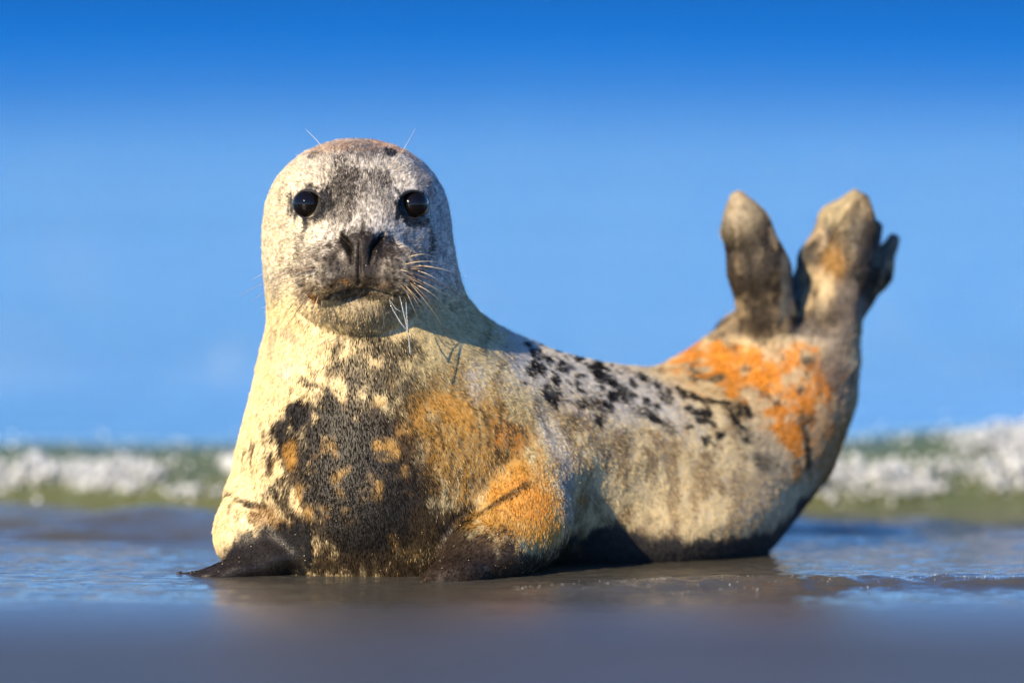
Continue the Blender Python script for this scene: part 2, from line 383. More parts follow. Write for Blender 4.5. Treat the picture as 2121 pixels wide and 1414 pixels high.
def carve(V, NRM):
    """grooves (nostrils, philtrum, mouth, folds) and eye sockets pressed into the refined head"""
    out = V.copy()
    for pts, wid, dep in CUTS:
        P = np.array(pts); w = np.array(wid); c0 = P.mean(0); m = np.where(np.linalg.norm(V - c0, axis=1) < .20)[0]
        best = np.full(len(m), 9.0); bw = np.full(len(m), .003)
        for a in range(len(P) - 1):
            d = P[a + 1] - P[a]; q = V[m] - P[a]; t_ = np.clip((q @ d) / (d @ d + 1e-12), 0, 1)
            l = np.linalg.norm(q - t_[:, None] * d, axis=1); k = l < best
            best[k] = l[k]; bw[k] = (w[a] + (w[a + 1] - w[a]) * t_)[k]
        amt = dep * (bw / w.max()) * np.exp(-(best / bw) ** 2)
        out[m] -= NRM[m] * amt[:, None]
    for c, r in EYES:
        q = V - c; rr = np.hypot(q[:, 0] / 1.0, q[:, 2] / .95); f = (q[:, 1] < .03)
        out[:, 1] += f * .013 * sstep(.0250, .0205, rr)
        out[:, 1] -= f * .0022 * np.exp(-((rr - .0285) / .004) ** 2)
    return out
def grad(f, p, e=5e-4):
    g = np.empty_like(p); d0_ = f(p)
    for a in range(3):
        q = p.copy(); q[:, a] += e; g[:, a] = (f(q) - d0_) / e
    return g
def surf(px, py, f=sdf_coarse):
    """first surface point at a place on the sheet, seen from the front"""
    y = np.linspace(-.45, .75, 1201); p = np.array([W(px, py, v) for v in y])
    d = f(p); i = np.argmax(d < 0)
    return p[i] if d[i] < 0 else W(px, py, 0)

# eyes and grooves sit on the coarse surface
eye_r = .0265
for ex, ey in ((639, 424), (855, 425)):
    s = surf(ex, ey); side = -1 if ex < 745 else 1
    ax = np.array([side * .34, -1, .12]); ax /= np.linalg.norm(ax)
    c = s + np.array([0, 1.0, 0]) * .0208
    EYES.append((c, eye_r + .0006))
def groove(pts, wid, dep):
    P = []
    for a, b_ in zip(pts[:-1], pts[1:]):
        for t_ in np.linspace(0, 1, 4)[:-1]: P.append((a[0] + (b_[0] - a[0]) * t_, a[1] + (b_[1] - a[1]) * t_))
    P.append(pts[-1])
    CUTS.append(([surf(*x_) for x_ in P], list(np.interp(np.linspace(0, 1, len(P)), np.linspace(0, 1, len(wid)), wid)), dep))
groove([(700, 487), (713, 496), (723, 514), (729, 546)], [.003, .0065, .0055, .002], .017)
groove([(796, 485), (784, 496), (773, 514), (766, 546)], [.003, .0065, .0055, .002], .017)
groove([(745, 498), (744, 540), (744, 590)], [.0015, .003, .0035], .006)
groove([(640, 632), (662, 624), (690, 613), (720, 604), (745, 600), (775, 603), (810, 613), (838, 622), (856, 628)], [.002, .004, .0045, .0045, .0045, .0045, .0045, .004, .002], .0065)
groove([(606, 640), (650, 678), (700, 699), (745, 704), (795, 698), (842, 674), (880, 636)], [.004, .010, .012, .012, .012, .010, .004], .006)
groove([(690, 484), (664, 512), (640, 545)], [.003, .006, .003], .004)
groove([(808, 484), (830, 512), (852, 545)], [.003, .006, .003], .004)
groove([(1702, 560), (1716, 490), (1745, 440), (1778, 405)], [.005, .006, .006, .004], .0045)
groove([(1566, 640), (1552, 560), (1532, 470)], [.003, .004, .003], .003)

# ---- polygonise: surface nets on a coarse grid, then refine the head and settle every vertex on the fine surface
H = 0.0062
lo = np.array([-.60, -.36, -.045]); hi = np.array([.70, .76, .76])
n3 = ((hi - lo) / H).astype(int) + 1
ax_ = [lo[i] + H * np.arange(n3[i]) for i in range(3)]
# a rough pass on every third node tells which nodes lie near the skin; only those are worked out exactly
n3 = (n3 // 3) * 3 + 1; ax_ = [lo[i] + H * np.arange(n3[i]) for i in range(3)]
def grid_pts(a, b_, c): return np.stack(np.meshgrid(a, b_, c, indexing='ij'), -1).reshape(-1, 3).astype(np.float32)
c3 = (n3 - 1) // 3 + 1
Dc = np.concatenate([sdf_coarse(grid_pts(ax_[0][i:i + 1], ax_[1][::3], ax_[2][::3])) for i in range(0, n3[0], 3)]).reshape(c3)
D = np.repeat(np.repeat(np.repeat(Dc, 3, 0), 3, 1), 3, 2)[1:n3[0] + 1, 1:n3[1] + 1, 1:n3[2] + 1].copy()
band = np.argwhere(np.abs(D) < .045)
bp_ = (lo + H * band).astype(np.float32); bd = np.empty(len(band), dtype=np.float32)
for i in range(0, len(band), 60000): bd[i:i + 60000] = sdf_coarse(bp_[i:i + 60000])
D[band[:, 0], band[:, 1], band[:, 2]] = bd
# closed underneath: cut off below the water line
D = np.maximum(D, (-0.035 - ax_[2])[None, None, :].astype(np.float32))
S = D < 0
corners = [(a, b_, c) for a in (0, 1) for b_ in (0, 1) for c in (0, 1)]
m3 = n3 - 1
cnt = sum(S[a:a + m3[0], b_:b_ + m3[1], c:c + m3[2]].astype(np.int8) for a, b_, c in corners)
act = (cnt > 0) & (cnt < 8)
idx = -np.ones(act.shape, dtype=np.int64); cells = np.argwhere(act); idx[act] = np.arange(len(cells))
acc = np.zeros((len(cells), 3)); num = np.zeros(len(cells))
cd = np.stack([D[cells[:, 0] + a, cells[:, 1] + b_, cells[:, 2] + c] for a, b_, c in corners], 1)
for i, ca in enumerate(corners):
    for j, cb in enumerate(corners):
        if j > i and sum(abs(u - v) for u, v in zip(ca, cb)) == 1:
            da, db = cd[:, i], cd[:, j]; x_ = (da < 0) != (db < 0)
            t_ = np.where(x_, da / np.where(x_, da - db, 1), 0)
            pt = np.array(ca)[None] * (1 - t_[:, None]) + np.array(cb)[None] * t_[:, None]
            acc[x_] += pt[x_]; num[x_] += 1
V = lo + H * (cells + acc / num[:, None])
Q = []
for a in range(3):
    u, v = (a + 1) % 3, (a + 2) % 3
    sl0 = [slice(None)] * 3; sl1 = [slice(None)] * 3; sl0[a] = slice(0, -1); sl1[a] = slice(1, None)
    A, B = S[tuple(sl0)], S[tuple(sl1)]
    e = np.argwhere(A != B); inside = A[A != B]
    ok = (e[:, u] > 0) & (e[:, v] > 0) & (e[:, u] < n3[u] - 1) & (e[:, v] < n3[v] - 1); e, inside = e[ok], inside[ok]
    def at(du, dv):
        f = e.copy(); f[:, u] += du; f[:, v] += dv; return idx[f[:, 0], f[:, 1], f[:, 2]]
    q = np.stack([at(-1, -1), at(0, -1), at(0, 0), at(-1, 0)], 1)
    q[~inside] = q[~inside][:, ::-1]
    Q.append(q)
Q = np.concatenate(Q)
def settle(f, V, it=3, where=None):
    above = V[:, 2] > -0.030
    if where is not None: above &= where
    for _ in range(it):
        p = V[above]; d = f(p); g = grad(f, p); g2 = (g * g).sum(1) + 1e-4
        st = (d / g2)[:, None] * g; l = np.linalg.norm(st, axis=1, keepdims=True)
        V[above] = p - st * np.minimum(1, .004 / (l + 1e-9))
    return V
def subdivide(V, Q, sel):
    """split the chosen quads in four; neighbours become polygons through their extra edge points (returned as lists)"""
    import bmesh
    me = bpy.data.meshes.new('tmp'); me.from_pydata(V.tolist(), [], Q if isinstance(Q, list) else Q.tolist())
    bm = bmesh.new(); bm.from_mesh(me); bm.faces.ensure_lookup_table()
    ed = {e_ for f in bm.faces if sel(f.calc_center_median()) for e_ in f.edges}
    bmesh.ops.subdivide_edges(bm, edges=list(ed), cuts=1, use_grid_fill=True)
    v = np.array([x_.co[:] for x_ in bm.verts]); f = [[x_.index for x_ in y_.verts] for y_ in bm.faces]
    bm.free(); bpy.data.meshes.remove(me); return v, f
hc = W(745, 500, -.1)
V, F = subdivide(V, Q, lambda c: c.z > .36 and c.y < .06 and -.42 < c.x < -.10)
V, F = subdivide(V, F, lambda c: c.z > .37 and c.y < -.06 and -.37 < c.x < -.13)
V, F = subdivide(V, F, lambda c: c.z > .40 and c.x > .30)
V = settle(sdf_coarse, V, 1, (np.linalg.norm(V - W(745, 500, -.08), axis=1) < .26) | ((V[:, 2] > .39) & (V[:, 0] > .29)))
def vertex_normals(V, F):
    me_ = bpy.data.meshes.new('tmp'); me_.from_pydata(V.tolist(), [], F); me_.update()
    n_ = np.empty(len(V) * 3, dtype=np.float32); me_.vertices.foreach_get('normal', n_); bpy.data.meshes.remove(me_)
    return n_.reshape(-1, 3).astype(float)
NRM = vertex_normals(V, F)
V = carve(V, NRM); NRM = vertex_normals(V, F)

# ------------------------------------------------------------------ the coat: markings, and some painted shade, placed on the body
CREAM = (.80, .64, .36); GREY = (.50, .47, .42); DARK = (.007, .006, .005); BROWN = (.040, .027, .013)
GOLD = (.50, .26, .045); RUST = (.62, .24, .030); TAN = (.46, .39, .22); SLATE = (.46, .46, .45); SOOT = (.012, .012, .013)
# sheet column, row, half widths, tilt, colour, strength, softness
MARKS = [
 # breast, from large to small
 (735, 1005, 172, 195, 0, (.060, .037, .015), .93, .3), (850, 1120, 190, 80, 0, BROWN, .9, .35),
 (775, 785, 120, 44, 14, DARK, .85, .6), (795, 715, 75, 28, 10, DARK, .85, .6), (900, 800, 80, 60, 30, (.10, .085, .05), .45, .9), (690, 720, 40, 10, -10, BROWN, .4, .8),
 (965, 915, 130, 100, 30, (.40, .22, .045), .72, .7), (1045, 905, 40, 28, 20, RUST, .45, .7), (930, 850, 50, 30, 20, GOLD, .6, .6),
 (632, 786, 16, 12, 20, DARK, .85, .5), (655, 800, 18, 10, 0, DARK, .8, .5), (590, 765, 16, 22, 0, GREY, .5, .8),
 (612, 856, 24, 24, 10, DARK, .95, .35), (588, 905, 20, 42, 0, DARK, .9, .4), (685, 848, 32, 50, -6, DARK, .97, .35),
 (727, 922, 36, 46, 8, DARK, .95, .4), (693, 954, 32, 22, 0, DARK, .92, .4), (660, 895, 28, 22, 0, DARK, .92, .4),
 (648, 972, 30, 30, 0, DARK, .9, .4), (640, 925, 60, 50, 0, DARK, .5, .5), (600, 975, 24, 50, 0, BROWN, .8, .5),
 (570, 1022, 18, 45, 12, DARK, .7, .5), (770, 1085, 60, 66, 0, DARK, .85, .5), (690, 1030, 40, 50, 0, DARK, .6, .5),
 (850, 1070, 40, 40, 0, DARK, .6, .5), (740, 1140, 40, 40, 0, DARK, .8, .5), (850, 1000, 60, 40, 0, DARK, .5, .6),
 (598, 945, 12, 30, 10, GOLD, .6, .7), 
 
 (580, 1075, 14, 40, -30, CREAM, .7, .5), (612, 1040, 9, 30, -16, CREAM, .7, .5),
 (705, 805, 14, 26, -20, CREAM, .7, .5), 
 (760, 1178, 260, 20, 0, (.035, .024, .014), .8, .9), (905, 1085, 55, 45, -30, (.045, .03, .015), .9, .6), (610, 1130, 40, 50, 0, DARK, .85, .5),  # middle mark darkens the armpit crease; last paints the shadow gap beside the flipper
 # left armpit and flipper
 (525, 1048, 50, 10, 20, BROWN, .9, .4), (560, 1085, 42, 26, 25, (.20, .11, .035), .85, .5), (560, 1150, 95, 55, -14, SOOT, .97, .3), (440, 1188, 80, 22, -12, SOOT, .97, .3),
 (500, 1075, 8, 20, 0, BROWN, .5, .5), (478, 1060, 5, 18, 10, DARK, .5, .5),
 # right flipper
 (1075, 1050, 100, 95, 25, GOLD, .85, .6), (1085, 1030, 60, 40, 20, RUST, .35, .6), (970, 1160, 100, 50, -20, (.05, .034, .022), .95, .4),
 (1060, 1190, 130, 45, -6, (.06, .042, .028), .95, .5), (1050, 1030, 70, 7, -32, BROWN, .8, .6), (940, 1080, 60, 16, -35, DARK, .8, .5),  # last two marks paint shade along the armpit fold
 # shoulder and back
 (1000, 700, 12, 60, 20, BROWN, .35, .9), (1045, 750, 12, 50, 16, BROWN, .35, .9), (985, 790, 18, 30, 0, SLATE, .5, .9),
 (1090, 740, 40, 70, -30, SLATE, .7, .9), (1180, 760, 120, 50, 22, SLATE, .7, .8), (1330, 835, 120, 36, 26, SLATE, .7, .8),
 (1100, 767, 15, 14, 0, DARK, .85, .5), (1167, 767, 20, 11, 25, DARK, .85, .5), (1109, 736, 16, 11, 30, DARK, .8, .5), (1140, 818, 28, 22, 40, DARK, .8, .6),
 (1226, 772, 18, 9, 25, DARK, .85, .5), (1256, 792, 34, 11, 28, DARK, .85, .5), (1290, 820, 28, 10, 35, DARK, .7, .6), (1136, 892, 10, 40, -28, DARK, .85, .5),
 (1120, 850, 12, 26, -30, DARK, .7, .6), (1335, 862, 30, 14, 38, DARK, .75, .6), (1385, 892, 24, 14, 40, DARK, .6, .6), (1457, 831, 10, 7, 20, DARK, .8, .5),
 (1376, 831, 26, 7, 30, DARK, .7, .5), (1230, 850, 30, 18, 50, BROWN, .6, .7), (1180, 880, 18, 30, 10, BROWN, .5, .8), (1260, 930, 14, 34, 0, BROWN, .45, .9),
 (1300, 900, 14, 30, -10, BROWN, .5, .9), (1080, 700, 40, 20, 30, SLATE, .6, .9), (1140, 900, 26, 60, -20, SLATE, .5, .9), (1170, 1000, 20, 90, -8, SLATE, .45, .9),
 # rump
 (1545, 905, 34, 22, 20, DARK, .6, .7), (1670, 917, 10, 62, -8, DARK, .8, .5), (1530, 850, 30, 20, 20, BROWN, .6, .7), (1585, 960, 24, 16, 0, DARK, .6, .6),
 (1730, 760, 40, 70, 0, (.16, .13, .11), .8, .6), (1700, 690, 60, 30, 0, (.30, .26, .22), .6, .6), (1580, 662, 62, 34, -8, (.022, .018, .016), .85, .7),
 (1695, 662, 46, 20, 0, (.03, .02, .015), .8, .7),
 # hind flippers
 (1575, 575, 46, 95, -6, (.030, .024, .019), .8, .7), (1515, 490, 14, 32, -4, DARK, .85, .4), (1560, 465, 16, 14, 0, DARK, .8, .5), (1528, 425, 40, 50, 0, (.40, .34, .23), .6, 1.2),
 (1600, 540, 20, 60, -14, DARK, .6, .6), (1640, 570, 20, 90, 6, (.10, .105, .10), .9, .4), (1740, 430, 50, 36, -40, (.46, .38, .22), .8, .5),
 (1728, 545, 34, 40, 0, (.42, .23, .06), .6, .8), (1708, 610, 20, 46, 0, (.58, .46, .27), .8, .6), (1745, 500, 18, 24, 20, BROWN, .6, .5), (1806, 545, 34, 95, 16, (.020, .021, .026), .9, .5),  # last mark paints shade onto the right flank of the flipper
 (1835, 510, 24, 40, 20, (.16, .14, .11), .8, .5), (1755, 640, 30, 50, 0, (.26, .23, .21), .6, .6),
 (1775, 505, 22, 60, 14, (.030, .025, .020), .75, .7), (1765, 445, 8, 34, 40, (.06, .045, .03), .7, .6), (1720, 500, 14, 26, 20, (.05, .036, .02), .6, .7), (1722, 650, 40, 30, 0, (.06, .045, .03), .6, .8),  # thin second mark paints the shading of the toe crease
 # head
 (745, 645, 100, 40, 0, (.27, .23, .16), .75, .7), (890, 450, 60, 130, 0, (.33, .34, .36), .7, .6),  # second mark paints bluish shade on the right of the head
 (745, 308, 42, 20, 0, (.11, .10, .10), .8, .6), (690, 300, 60, 18, -10, (.45, .30, .19), .7, .7), (820, 300, 60, 16, 12, (.50, .30, .17), .7, .7), (806, 317, 16, 9, 20, SOOT, .9, .4),
 (655, 322, 16, 8, -20, SOOT, .6, .6), (880, 370, 18, 50, -26, (.13, .14, .17), .6, .7),  # second mark: more painted shade, right of the forehead
 (715, 388, 46, 48, 0, (.025, .02, .017), .85, .8), (790, 372, 30, 20, 0, (.05, .042, .035), .7, .8), (700, 440, 26, 40, 20, (.05, .042, .035), .6, .8), (800, 415, 22, 40, -20, (.08, .07, .06), .5, .8),
 (640, 424, 40, 38, 0, SOOT, .95, .3), (674, 430, 14, 10, 10, SOOT, .8, .6), (856, 426, 40, 39, 0, SOOT, .95, .3), (882, 455, 14, 14, 0, SOOT, .7, .6),
 (631, 462, 7, 16, 6, SOOT, .9, .4), (626, 500, 4, 30, 2, (.15, .13, .11), .6, .5), (888, 500, 6, 26, 0, SOOT, .7, .5),
 (745, 554, 118, 64, 0, (.085, .069, .053), .87, .6), (748, 548, 66, 50, 0, (.026, .020, .015), .8, .7), (700, 592, 50, 22, -12, (.05, .036, .025), .55, .8), (800, 592, 50, 22, 12, (.04, .032, .025), .6, .8), (748, 508, 58, 34, 0, (.034, .026, .020), .9, .5), (640, 575, 28, 48, 0, (.36, .31, .23), .55, .9), (855, 565, 24, 45, 0, (.20, .19, .18), .45, .9),
 (655, 604, 34, 16, 24, (.26, .20, .13), .5, .8), (745, 520, 34, 50, 0, (.018, .014, .012), .8, .5), (716, 506, 9, 28, -22, DARK, .95, .4), (779, 506, 9, 28, 22, DARK, .95, .4),
 (715, 584, 10, 6, 20, (.30, .14, .03), .65, .9), (797, 592, 8, 5, 0, (.20, .11, .05), .4, .9), (656, 618, 14, 8, 30, RUST, .75, .6), (742, 612, 80, 10, 0, (.10, .075, .05), .6, .6),
 (700, 600, 40, 14, -14, (.20, .13, .06), .5, .6), (760, 640, 20, 10, 0, (.13, .11, .08), .5, .7),
 (575, 600, 8, 40, 8, (.30, .26, .2), .5, .7), (600, 690, 30, 12, 20, (.35, .28, .2), .5, .7), (560, 720, 10, 30, 0, (.33, .28, .2), .5, .7)]
SPLIT = 9
gs_ = np.random.default_rng(77)
for _ in range(120):                                  # spots scattered over back and flank, thinning downwards
    u_ = gs_.uniform(1085, 1560); v_ = np.interp(u_, [1085, 1300, 1560], [735, 800, 880]) + abs(gs_.normal(0, 70)) - 30
    if v_ > 1060: continue
    k_ = gs_.uniform(.35, 1.0); low = v_ > np.interp(u_, [1085, 1300, 1560], [850, 900, 930])
    MARKS.append((u_, v_, 13 * k_, 8 * k_, gs_.uniform(20, 55) if not low else gs_.uniform(60, 110), DARK if not low else (.17, .105, .05), .9 if not low else .6, .35))
def coat(p, hairs=False):
    """albedo of the fur at points p"""
    u, v = sheet(p)
    u = u + 34 * (fbm(p, 17, 131, 2) - .5); v = v + 34 * (fbm(p, 17, 135, 2) - .5) * (1 - .6 * ((v < 640) & (u < 960)))
    n1 = fbm(p, 26, 101); n2 = fbm(p, (90, 60, 34), 105); n3_ = fbm(p, (260, 160, 70), 109, 2); n4 = fbm(p, 9, 113, 2)
    c = np.empty((len(p), 3)); c[:] = TAN
    def mixw(w):
        w = np.clip(w, 0, 1)
        return .22 * w + .78 * (RNG.random(len(w)) < w) if hairs else w
    def lay(w, col):
        c[:] = c + (np.asarray(col) - c) * mixw(w)[:, None]
    def marks(rows):
        for mu, mv, a, b_, ang, col, st, so_ in rows:
            du, dv = u - mu, v - mv
            near_ = (np.abs(du) < 2.6 * max(a, b_)) & (np.abs(dv) < 2.6 * max(a, b_))
            if not near_.any(): continue
            ca, sa = math.cos(R(ang)), math.sin(R(ang))
            x_ = (du[near_] * ca + dv[near_] * sa) / a; y_ = (-du[near_] * sa + dv[near_] * ca) / b_
            r_ = np.sqrt(x_ * x_ + y_ * y_) + .7 * (n1[near_] - .5) + .9 * (n2[near_] - .5) + .5 * (n3_[near_] - .5)
            w = st * sstep(1 + so_ * .75, 1 - so_ * .75, r_)
            c[near_] += (np.asarray(col) - c[near_]) * mixw(w)[:, None]
    lay(1 - sstep(700, 860, u + 120 * (n4 - .5)), CREAM)                 # left side of neck and breast is paler
    lay(sstep(640, 560, v) * (u < 1000), GREY); lay(sstep(720, 560, u) * sstep(680, 520, v) * .55, CREAM)
    back = sstep(1080, 1180, u)
    lay(back, (.55, .46, .28)); lay(back * sstep(.47, .57, fbm(p, (52, 52, 24), 117)) * .55, (.17, .105, .045))
    lay(back * sstep(.60, .72, fbm(p, (30, 30, 16), 118)) * .5, (.17, .13, .10))
    lay(back * sstep(1470, 1620, u) * .6, (.44, .38, .28))
    # belly dark below a ragged line
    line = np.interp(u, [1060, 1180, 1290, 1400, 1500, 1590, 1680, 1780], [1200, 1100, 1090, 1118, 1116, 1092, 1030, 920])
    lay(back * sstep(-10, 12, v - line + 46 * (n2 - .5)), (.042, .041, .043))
    # rust on the rump
    cx = 1530 + 20 * (n4 - .5)
    zone = np.exp(-(((u - cx) / 240) ** 2 + ((v - 768 - .20 * (u - cx)) / 84) ** 2) ** 1.5) + .95 * np.exp(-(((u - 1655) / 60) ** 2 + ((v - 865) / 115) ** 2) ** 1.5)
    zone = zone * sstep(1310, 1400, u) * sstep(675, 725, v)
    rn = fbm(p, (46, 46, 70), 121, 3) * .6 + fbm(p, 20, 125, 2) * .4
    lay(sstep(.10, .6, zone) * .35, (.54, .36, .16)); lay(zone * sstep(.60, .66, fbm(p, (40, 40, 40), 127, 2)) * .8, (.05, .04, .03))
    lay(sstep(.47, .60, rn * .74 + np.minimum(zone, 1) * .20) * sstep(.08, .45, zone) * .92, (.56, .215, .018))
    lay(sstep(1640, 1740, u) * sstep(820, 900, v) * sstep(1060, 980, v) * .8, (.34, .17, .05))
    hf = (v < 700) & (u > 1440)
    lay(hf * 1.0, (.23, .18, .115)); lay(hf * sstep(.50, .58, fbm(p, (40, 40, 26), 161, 3)) * .85, (.022, .018, .015)); lay(hf * sstep(.44, .38, fbm(p, (40, 40, 26), 161, 3)) * .6, (.42, .33, .20))
    marks(MARKS[:SPLIT])
    # mottled breast
    zc = np.exp(-(((u - 735) / 165) ** 2 + ((v - 985) / 190) ** 2) ** 2); m = fbm(p, (46, 46, 28), 151, 3)
    lay(zc * sstep(.45, .50, m) * .98, DARK); lay(zc * sstep(.41, .35, m) * .7, (.42, .25, .07))
    zg = np.exp(-(((u - 985) / 150) ** 2 + ((v - 920) / 130) ** 2) ** 2)
    lay(zg * sstep(.50, .60, fbm(p, (150, 150, 46), 171, 2)) * .65, (.055, .036, .018))
    # dark spots along the back
    zb = np.exp(-(((u - 1225) / 190) ** 2 + ((v - 800 - .25 * (u - 1225)) / 62) ** 2) ** 2); d_ = np.stack([p[:, 0] * .9 + p[:, 2] * .45, p[:, 1], p[:, 2] * .9 - p[:, 0] * .45], 1)
    lay(zb * .6, SLATE); lay(zb * sstep(.60, .64, fbm(d_, (60, 60, 105), 155, 2)) * .9, DARK)
    marks(MARKS[SPLIT:])
    arm_ = (u < 660) & (v > 1085) & (p[:, 1] < .03)
    if arm_.any():
        k_ = arm_left(p[arm_]) < .006
        w = np.zeros(len(p)); w[np.where(arm_)[0][k_]] = 1
        lay(w * sstep(-14, 14, v + 36 * (n1 - .5) - np.interp(u, [380, 470, 600, 660], [1160, 1152, 1084, 1070])), (.018, .015, .014))
    arm_ = (u > 840) & (u < 1140) & (v > 1100) & (p[:, 1] < .05)
    if arm_.any():
        k_ = arm_right(p[arm_]) < .008
        w = np.zeros(len(p)); w[np.where(arm_)[0][k_]] = 1
        lay(w * sstep(-26, 26, v + 50 * (n1 - .5) - np.interp(u, [880, 960, 1060, 1140], [1090, 1110, 1160, 1185])) * .95, (.034, .024, .017))
    for k_, (mu, mv) in enumerate([(745 + sd * (38 + 15 * a_ + 3 * (r_ % 2)), 530 + 15 * r_ + 3 * a_) for sd in (-1, 1) for r_ in range(6) for a_ in range(6)]):
        w = np.exp(-(((u - mu) / 3.6) ** 2 + ((v - mv) / 4.2) ** 2)) * .8           # roots of the whiskers
        c[:] = c * (1 - w[:, None])
    face_ = ((v < 640) & (u < 960)) * 1.0
    c *= (1 + face_ * 1.5 * (noise(p, 420, 141) - .5))[:, None]
    # ticking: dark and pale hairs through the whole coat
    c *= (1 + .55 * (n3_ - .5) + .25 * (n2 - .5))[:, None]
    return np.clip(c, .003, .85)

def fur_length(p):
    u, v = sheet(p)
    l = np.full(len(p), .0072)
    l = np.where((v < 640) & (u < 960), .0055, l)
    face = np.exp(-(((u - 745) / 115) ** 2 + ((v - 545) / 75) ** 2))
    l = l * (1 - .62 * face)
    for ex in (639, 855):
        l = l * (1 - .9 * np.exp(-(((u - ex) / 34) ** 2 + ((v - 425) / 34) ** 2)))
    l = np.where((u > 1440) & (v < 690), .004, l)
    l = np.where((u < 640) & (v > 1100) & (p[:, 1] < .0), .003, l)
    l = np.where((u > 880) & (u < 1100) & (v > 1120), .005, l)
    return l
# direction the fur lies, given at places on the body
FLOW = [(W(747, 510, -.25), (0, 0, 1)), (W(745, 430, -.15), (0, .3, 1)), (W(745, 320, -.05), (0, 1, .6)), (W(620, 540, -.1), (-.8, .6, -.1)), (W(870, 540, -.1), (.8, .6, -.1)),
        (W(690, 560, -.22), (-1, .3, -.2)), (W(805, 560, -.22), (1, .3, -.2)), (W(600, 440, -.06), (-.6, .8, .2)), (W(890, 440, -.06), (.6, .8, .2)), (W(745, 640, -.2), (0, .3, -1)),
        (W(745, 760, -.15), (.05, 0, -1)), (W(600, 760, -.1), (-.2, .1, -1)), (W(560, 900, -.1), (-.15, .2, -1)), (W(700, 950, -.17), (.08, 0, -1)), (W(850, 950, -.17), (.35, 0, -1)),
        (W(950, 850, -.08), (.6, .2, -.8)), (W(1000, 1000, -.05), (.55, 0, -.8)), (W(900, 1100, -.15), (.15, 0, -1)), (W(650, 1100, -.17), (0, 0, -1)), (W(500, 1050, 0), (-.1, .2, -1)),
        (W(1000, 680, .05), (.6, .5, -.7)), (W(1100, 850, .05), (.6, .3, -.8)), (W(1200, 900, .1), (.75, .2, -.5)), (W(1200, 760, .25), (1, .3, -.3)), (W(1350, 900, .2), (.8, .2, -.6)),
        (W(1350, 1050, .15), (.5, .1, -.8)), (W(1500, 900, .25), (.8, .2, -.2)), (W(1500, 1050, .25), (.7, .2, -.6)), (W(1600, 850, .32), (.6, .1, .5)), (W(1660, 760, .36), (.1, 0, 1)),
        (W(1550, 740, .36), (.6, 0, .6)), (W(1580, 560, .3), (-.1, 0, 1)), (W(1725, 560, .36), (.1, 0, 1)), (W(1080, 1040, -.1), (-.2, -.3, -1)), (W(1100, 1130, -.08), (.1, -.2, -1)), (W(980, 1150, -.2), (-.6, -.4, -.6)),
        (W(540, 1130, -.12), (-.6, -.2, -.6)), (W(430, 1185, -.13), (-1, 0, -.2)), (W(1160, 1090, 0), (.2, 0, -1))]
FP = np.array([f[0] for f in FLOW]); FD = np.array([np.array(f[1]) / np.linalg.norm(f[1]) for f in FLOW])
def flow(p):
    w = 1 / (((p[:, None, :] - FP[None]) ** 2).sum(2) + 4e-4) ** 2
    return (w @ FD) / w.sum(1, keepdims=True)

seal = bpy.data.objects.new('seal', None); COL.objects.link(seal)
tag(seal, 'spotted grey seal lying in the shallows, head raised, hind flippers lifted', 'seal')

m_skin, t, b = mat('seal_coat')
at_ = N(t, 'ShaderNodeAttribute', attribute_name='coat'); t.links.new(at_.outputs['Color'], b.inputs['Base Color'])
b.inputs['Roughness'].default_value = 0.48; b.inputs['Specular IOR Level'].default_value = 0.35
nz = N(t, 'ShaderNodeTexNoise'); nz.inputs['Scale'].default_value = 260; nz.inputs['Detail'].default_value = 3
tcx = N(t, 'ShaderNodeTexCoord'); t.links.new(tcx.outputs['Object'], nz.inputs['Vector'])
bp = N(t, 'ShaderNodeBump'); bp.inputs['Strength'].default_value = 0.35; bp.inputs['Distance'].default_value = 0.003
t.links.new(nz.outputs['Fac'], bp.inputs['Height']); t.links.new(bp.outputs[0], b.inputs['Normal'])

body = mesh_obj('body', V.tolist(), F, m_skin, seal)
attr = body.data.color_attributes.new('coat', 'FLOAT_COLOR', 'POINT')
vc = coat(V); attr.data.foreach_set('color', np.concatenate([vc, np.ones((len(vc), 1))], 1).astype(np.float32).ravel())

# ------------------------------------------------------------------ fur
me = body.data; me.calc_loop_triangles()
tri = np.empty(len(me.loop_triangles) * 3, dtype=np.int32); me.loop_triangles.foreach_get('vertices', tri); tri = tri.reshape(-1, 3)
T = V[tri]; area = .5 * np.linalg.norm(np.cross(T[:, 1] - T[:, 0], T[:, 2] - T[:, 0]), axis=1)
cen = T.mean(1); area = area * (cen[:, 2] > -.01) * (1 + 1.6 * (fur_length(cen) < .007))
NH = 430000
ti = RNG.choice(len(tri), NH, p=area / area.sum())
r1_, r2_ = RNG.random(NH), RNG.random(NH); sq = np.sqrt(r1_)
bw = np.stack([1 - sq, sq * (1 - r2_), sq * r2_], 1)
root = (T[ti] * bw[:, :, None]).sum(1); nor = (NRM[tri[ti]] * bw[:, :, None]).sum(1); nor /= np.linalg.norm(nor, axis=1, keepdims=True)
hl = fur_length(root) * RNG.uniform(.65, 1.2, NH)
fd = flow(root); fd -= (fd * nor).sum(1, keepdims=True) * nor; fd /= np.linalg.norm(fd, axis=1, keepdims=True) + 1e-6
